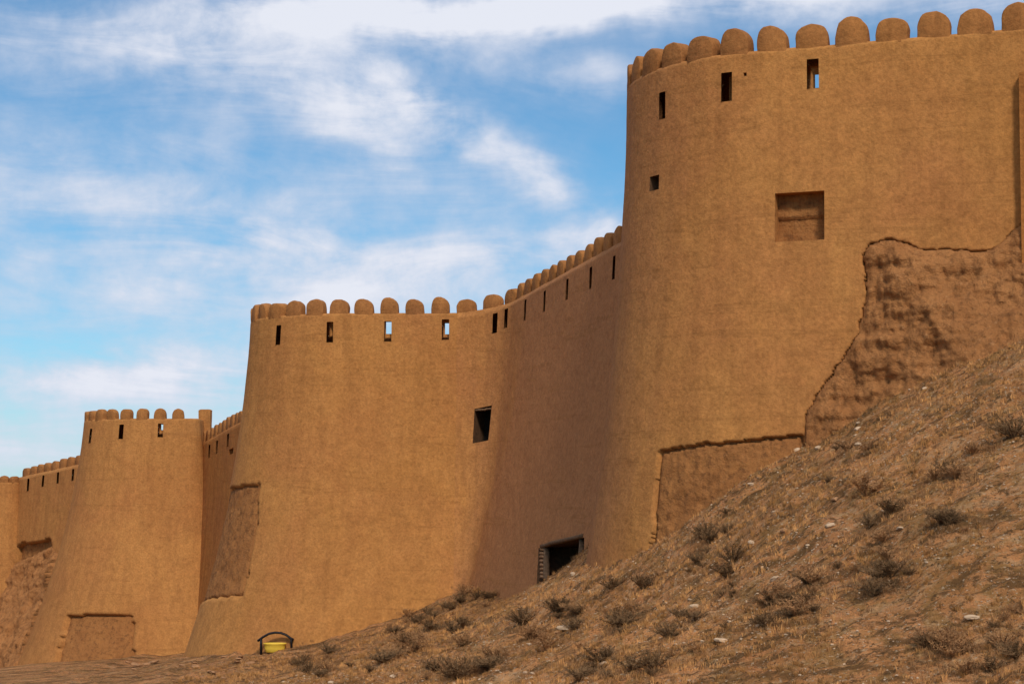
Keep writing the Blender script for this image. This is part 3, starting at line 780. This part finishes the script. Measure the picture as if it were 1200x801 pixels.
# tub: open rounded vessel
c = pix(322, 764, Yw-.1); tub = empty('plastic_tub', c); tag(tub, 'bright yellow tub standing under the black arched hoop', 'tub')
prof = [(.0, .0), (.36, .0), (.42, .04), (.46, .2), (.48, .36), (.53, .39), (.53, .425), (.47, .425), (.44, .34), (.40, .12), (0, .10)]
V = []; Fc = []; K = 32
for (r_, z_) in prof:
    for k in range(K):
        a = 2*math.pi*k/K; V.append((c[0]+r_*math.cos(a), c[1]+r_*.62*math.sin(a), c[2]+z_))
for i in range(len(prof)-1):
    for k in range(K): Fc.append((i*K+k, i*K+(k+1) % K, (i+1)*K+(k+1) % K, (i+1)*K+k))
mesh_obj('vessel', V, Fc, M['yellow'], tub, c)

# ------------------------------------------------------------------ plants
def blades(n, spread_, height, width, droop, rnd, up=.35, seg=2, origin=(0, 0, 0), V=None, Fc=None):
    V = [] if V is None else V; Fc = [] if Fc is None else Fc
    ox, oy, oz = origin
    for _ in range(n):
        az = rnd.uniform(0, 2*math.pi); t = rnd.random()**.6*(1-up)
        dx, dy = math.cos(az)*t, math.sin(az)*t; dz = math.sqrt(max(.02, 1-t*t)); L_ = height*rnd.uniform(.55, 1.1)
        bx, by = ox+math.cos(az)*spread_*rnd.random()*.45, oy+math.sin(az)*spread_*rnd.random()*.45
        wa = rnd.uniform(0, math.pi); wx, wy = math.cos(wa)*width/2, math.sin(wa)*width/2
        i = len(V); k = rnd.uniform(-.25, .25); jx, jy = rnd.uniform(-k, k)*L_*.6, rnd.uniform(-k, k)*L_*.6
        p1 = (bx+dx*L_*.5+jx, by+dy*L_*.5+jy, oz+dz*L_*.55); p2 = (bx+dx*L_*1.05, by+dy*L_*1.05, oz+dz*L_*(1-droop*t))
        V += [(bx-wx, by-wy, oz-.04), (bx+wx, by+wy, oz-.04), (p1[0]-wx*.8, p1[1]-wy*.8, p1[2]), (p1[0]+wx*.8, p1[1]+wy*.8, p1[2]), p2]
        Fc += [(i, i+1, i+3, i+2), (i+2, i+3, i+4)]
    return V, Fc
def shrub_mesh(seed, mat, n=330, r=.38, h=.42):
    rnd = random.Random(seed); V, Fc = [], []
    # main stems with side twigs through the volume
    for s in range(26):
        az = rnd.uniform(0, 2*math.pi); t = rnd.random()**.6*.95; L_ = rnd.uniform(.65, 1.0)
        ex, ey, ez = math.cos(az)*t*r*1.1, math.sin(az)*t*r*1.1, h*L_*math.sqrt(1-t*t*.7)
        i = len(V); w = .010; V += [(-w, 0, -.05), (w, 0, -.05), (ex*.5, ey*.5-w, ez*.55), (ex*.5, ey*.5+w, ez*.55), (ex, ey, ez)]; Fc += [(i, i+1, i+3, i+2), (i+2, i+3, i+4)]
        for q in range(n//26):
            f = rnd.uniform(.25, 1); bx, by, bz = ex*f, ey*f, ez*f; l2 = rnd.uniform(.05, .13)
            a = rnd.uniform(0, 2*math.pi); e = rnd.uniform(-.2, 1.3); w = rnd.uniform(.004, .009)
            tx, ty, tz = bx+math.cos(a)*math.cos(e)*l2, by+math.sin(a)*math.cos(e)*l2, bz+math.sin(e)*l2
            i = len(V); b = rnd.uniform(0, 3.14); V += [(bx-w*math.cos(b), by-w*math.sin(b), bz), (bx+w*math.cos(b), by+w*math.sin(b), bz+w), (tx, ty, tz)]; Fc.append((i, i+1, i+2))
    me = bpy.data.meshes.new('dry_shrub'); me.from_pydata(V, [], Fc); me.materials.append(M[mat]); me.update(); return me
SH = [shrub_mesh(i, 'twig', 1000, .42, .36) for i in range(4)]+[shrub_mesh(10+i, 'twig2', 800, .42, .42) for i in range(3)]
SHRUB_AT = []
def put_shrub(p, s, mesh=None, label=None, group=None, name='dry_shrub', cat='shrub'):
    o = bpy.data.objects.new(name, mesh or random.choice(SH)); COL.objects.link(o)
    SHRUB_AT.append((float(p[0]), float(p[1]), s))
    o.location = (float(p[0]), float(p[1]), float(p[2])); o.rotation_euler = (random.uniform(-.15, .15), random.uniform(-.15, .15), random.uniform(0, 6.28))
    o.scale = (s*random.uniform(.9, 1.25), s*random.uniform(.9, 1.25), s*random.uniform(.8, 1.1)); tag(o, label, cat, group); return o
put_shrub(pix(346, 765, float(T2.S(*T2.solve(346, 758))[1])-.45), 1.0, SH[5], 'small brown shrub tight against the right end of the black hoop')
named = [
 (384, 766, 1.5, 'round dark shrub on the slope a little right of the yellow tub'),
 (612, 733, 1.5, 'dark rounded shrub standing alone below the timber framed doorway'),
 (545, 698, 1.4, 'straw coloured bush touching the foot of the middle tower where the curtain wall begins'),
 (478, 725, 1.2, 'grey brown bush at the foot of the middle tower, right of centre'),
 (718, 690, 1.2, 'dark bush on the slope below and right of the timber framed doorway'),
 (858, 660, 1.2, 'darkest small bush on the slope below the bare masonry patch of the nearest tower'),
 (1015, 582, 1.4, 'dry fan shaped bush on the slope below the ragged mud ruin'),
 (1188, 515, 1.5, 'dark bush high on the slope at the right edge of the picture'),
]
for (px, py, s, lab) in named:
    g = ground_hit(px, py); put_shrub(g, s, SH[0] if 'dark' in lab else SH[4], lab)
zones = [ # x range, y range, count, scale, label, group
 ((345, 600), (735, 798), 42, (.8, 1.5), 'before the middle tower', 'shrubs on the slope before the middle tower'),
 ((560, 760), (680, 798), 34, (.7, 1.3), 'below the curtain wall doorway', 'shrubs on the slope below the doorway'),
 ((760, 960), (600, 798), 40, (.6, 1.15), 'below the nearest tower', 'shrubs on the slope below the nearest tower'),
 ((960, 1198), (520, 798), 46, (.55, 1.1), 'below the ragged ruin', 'shrubs on the slope below the ruin')]
for (xr, yr, n, sr, lab, grp) in zones:
    k = 0
    while k < n:
        px, py = random.uniform(*xr), random.uniform(*yr)
        g = ground_hit(px, py)
        if g[1] > 80 or (610 < px < 705 and py < 705): continue
        if vnoise(np.array([g[0]/2.2]), np.array([g[1]/2.2]), np.array([0.]), 5)[0] < -.15: continue
        sc = random.uniform(*sr); big = sc > sum(sr)/2; mi = random.randrange(7); k += 1
        row = 'high' if py < yr[0]+(yr[1]-yr[0])/3 else ('low' if py > yr[0]+(yr[1]-yr[0])*2/3 else 'halfway')
        put_shrub(g, sc*(1.0 if big else .68), SH[mi], '%s %s shrub %s on the slope %s' % ('large' if big else 'small', 'dark' if mi < 4 else 'brown', row, lab), grp)
# fringe of shrubs along the wall foot
for i in range(16):
    px = 455+i*9.5+random.uniform(-4, 4); py = np.interp(px, [455, 520, 600], [737, 708, 686])+random.uniform(2, 10)
    put_shrub(ground_hit(px, py), random.uniform(.7, 1.1), None, 'brown brush growing along the foot of the walls left of the doorway', 'brush along the wall foot left of the doorway')

# ---- scatter helpers over the visible slope
def slope_points(n, seed, xr=(-13, 17), yr=(31, 66)):
    g = np.random.default_rng(seed); x = g.uniform(xr[0], xr[1], n); y = g.uniform(yr[0], yr[1], n); z = ground_z(x, y)
    X, Y = proj(x, y, z); k = (X > -40) & (X < 1240) & (Y < 830)
    return x[k], y[k], z[k]
def tuft_field(name, n, mat, per, hgt, wid, seed, thr, nscale, label):
    x, y, z = slope_points(n, seed, (-14, 17), (31, 84)); d = fbm(x, y, x*0, nscale, 3, .6, seed)
    k = d > thr; x, y, z = x[k], y[k], z[k]; V, Fc = [], []; rnd = random.Random(seed)
    for a, b, c in zip(x, y, z): blades(per, .10, hgt*rnd.uniform(.5, 1.4), wid, .4, rnd, origin=(a, b, c), V=V, Fc=Fc)
    o = mesh_obj(name, V, Fc, M[mat], smooth=False); tag(o, label, name.replace('_', ' '), kind='stuff'); return o
tuft_field('dry_grass', 22000, 'straw', 10, .15, .010, 101, -.15, 2.5, 'thin straw coloured grass scattered over the whole slope')
tuft_field('ground_cover', 20000, 'olive', 14, .11, .018, 102, -.05, 1.8, 'low olive brown ground plants matted over the slope')
tuft_field('brown_herbs', 14000, 'twig2', 12, .16, .010, 103, -.02, 1.2, 'sparse dead brown herbs among the stones')

lr = random.Random(77); V, Fc = [], []
for (a, b, sc) in SHRUB_AT:
    n = int(16*sc); xs = np.array([a+lr.gauss(0, .42*sc) for _ in range(n)]); ys = np.array([b+lr.gauss(0, .42*sc) for _ in range(n)]); zs = ground_z(xs, ys)
    for q in range(n): blades(12, .12, .15*lr.uniform(.5, 1.3), .010, .5, lr, origin=(float(xs[q]), float(ys[q]), float(zs[q])), V=V, Fc=Fc)
tag(mesh_obj('dead_litter', V, Fc, M['twig2'], smooth=False), 'dead brown twigs and litter gathered round the shrubs', 'litter', kind='stuff')

def rock(seed, sub=2, flat=.6):
    import bmesh
    bm = bmesh.new(); bmesh.ops.create_icosphere(bm, subdivisions=sub, radius=1)
    V = np.array([v.co[:] for v in bm.verts]); n = fbm(V[:, 0]+seed*3.1, V[:, 1], V[:, 2], 1.1, 3, .5, seed)
    V = V*(1+.55*n[:, None]); V = np.round(V*3.2)/3.2*.45+V*.55; V[:, 2] *= flat
    Fc = [tuple(v.index for v in f.verts) for f in bm.faces]; bm.free(); return V, Fc
rocks = [rock(s) for s in range(6)]; rocks_lo = [rock(s, 1) for s in range(6)]
RM = {}
for key in ('stone', 'stone_brown'):
    RM[key] = []
    for (V, Fc) in rocks:
        me = bpy.data.meshes.new('stone'); me.from_pydata(V.tolist(), [], Fc); me.materials.append(M[key]); me.update(); RM[key].append(me)
x, y, z = slope_points(9000, 202); cl = fbm(x, y, x*0, 2.6, 3, .6, 203); k = np.where(cl > .08)[0]
g = np.random.default_rng(5); g.shuffle(k)
for q in k[:230]:
    X, Y = proj(x[q], y[q], z[q])
    pale = g.random() < .72
    o = bpy.data.objects.new('stone', RM['stone' if pale else 'stone_brown'][int(g.integers(6))]); COL.objects.link(o)
    s = .035+.075*g.random()**2.5; o.location = (x[q], y[q], z[q]+s*.15); o.scale = (s*g.uniform(.8, 1.6), s*g.uniform(.8, 1.3), s); o.rotation_euler = (g.uniform(-.4, .4), g.uniform(-.4, .4), g.uniform(0, 6.3))
    where = 'below the ruin' if X > 960 else ('below the nearest tower' if X > 740 else 'below the curtain wall')
    col = 'pale' if pale else 'brown'
    row = 'high' if Y < 570 else ('low' if Y > 710 else 'halfway')
    tag(o, '%s %s stone lying %s on the slope %s' % ('larger' if s > .055 else 'small', col, row, where), 'stone', '%s stones %s' % (col, where))
for (px, py, s, lab) in [(663, 737, .20, 'large pale stone lying in the open below the doorway'), (816, 712, .12, 'round pale stone in the middle of the slope below the bare masonry patch'), (1140, 728, .13, 'pale stone low on the slope near the right edge')]:
    o = bpy.data.objects.new('stone', RM['stone'][1]); COL.objects.link(o); p = ground_hit(px, py); o.location = (float(p[0]), float(p[1]), float(p[2])+s*.2)
    o.scale = (s*1.4, s, s*.8); tag(o, lab, 'stone')
for q in range(26):     # fallen lumps at the foot of the middle and far towers
    px, py = random.uniform(150, 300), random.uniform(770, 796); p = ground_hit(px, py); sz = random.uniform(.06, .19)
    o = bpy.data.objects.new('stone', RM['stone_brown'][random.randrange(6)]); COL.objects.link(o); o.location = (float(p[0]), float(p[1]), float(p[2])+sz*.1)
    o.scale = (sz*1.5, sz, sz*.7); o.rotation_euler = (random.uniform(-.3, .3), random.uniform(-.3, .3), random.uniform(0, 6.3))
    tag(o, '%s brown lump of rubble near the bottom edge, %s' % ('big' if sz > .13 else 'small', 'left of the yellow tub' if px < 300 else 'below the yellow tub'), 'stone', 'rubble lumps at the foot of the towers')
# gravel
x, y, z = slope_points(20000, 303, (-14, 17), (31, 70)); cl = fbm(x, y, x*0, 1.6, 4, .6, 304); k = cl > -.05; x, y, z = x[k], y[k], z[k]
VV, FF = [], []; base = 0; g = np.random.default_rng(9)
for a, b, c in zip(x, y, z):
    V, Fc = rocks_lo[int(g.integers(6))]; s = .012+.028*g.random()**2; an = g.uniform(0, 6.3); ca, sa = math.cos(an), math.sin(an)
    P = V*s; P = np.c_[P[:, 0]*ca-P[:, 1]*sa+a, P[:, 0]*sa+P[:, 1]*ca+b, P[:, 2]+c+s*.2]; VV.append(P); FF.append(np.array(Fc)+base); base += len(P)
o = mesh_obj('gravel', np.concatenate(VV), np.concatenate(FF), M['stone'], smooth=False); tag(o, 'small pale gravel strewn over the slope', 'gravel', kind='stuff')
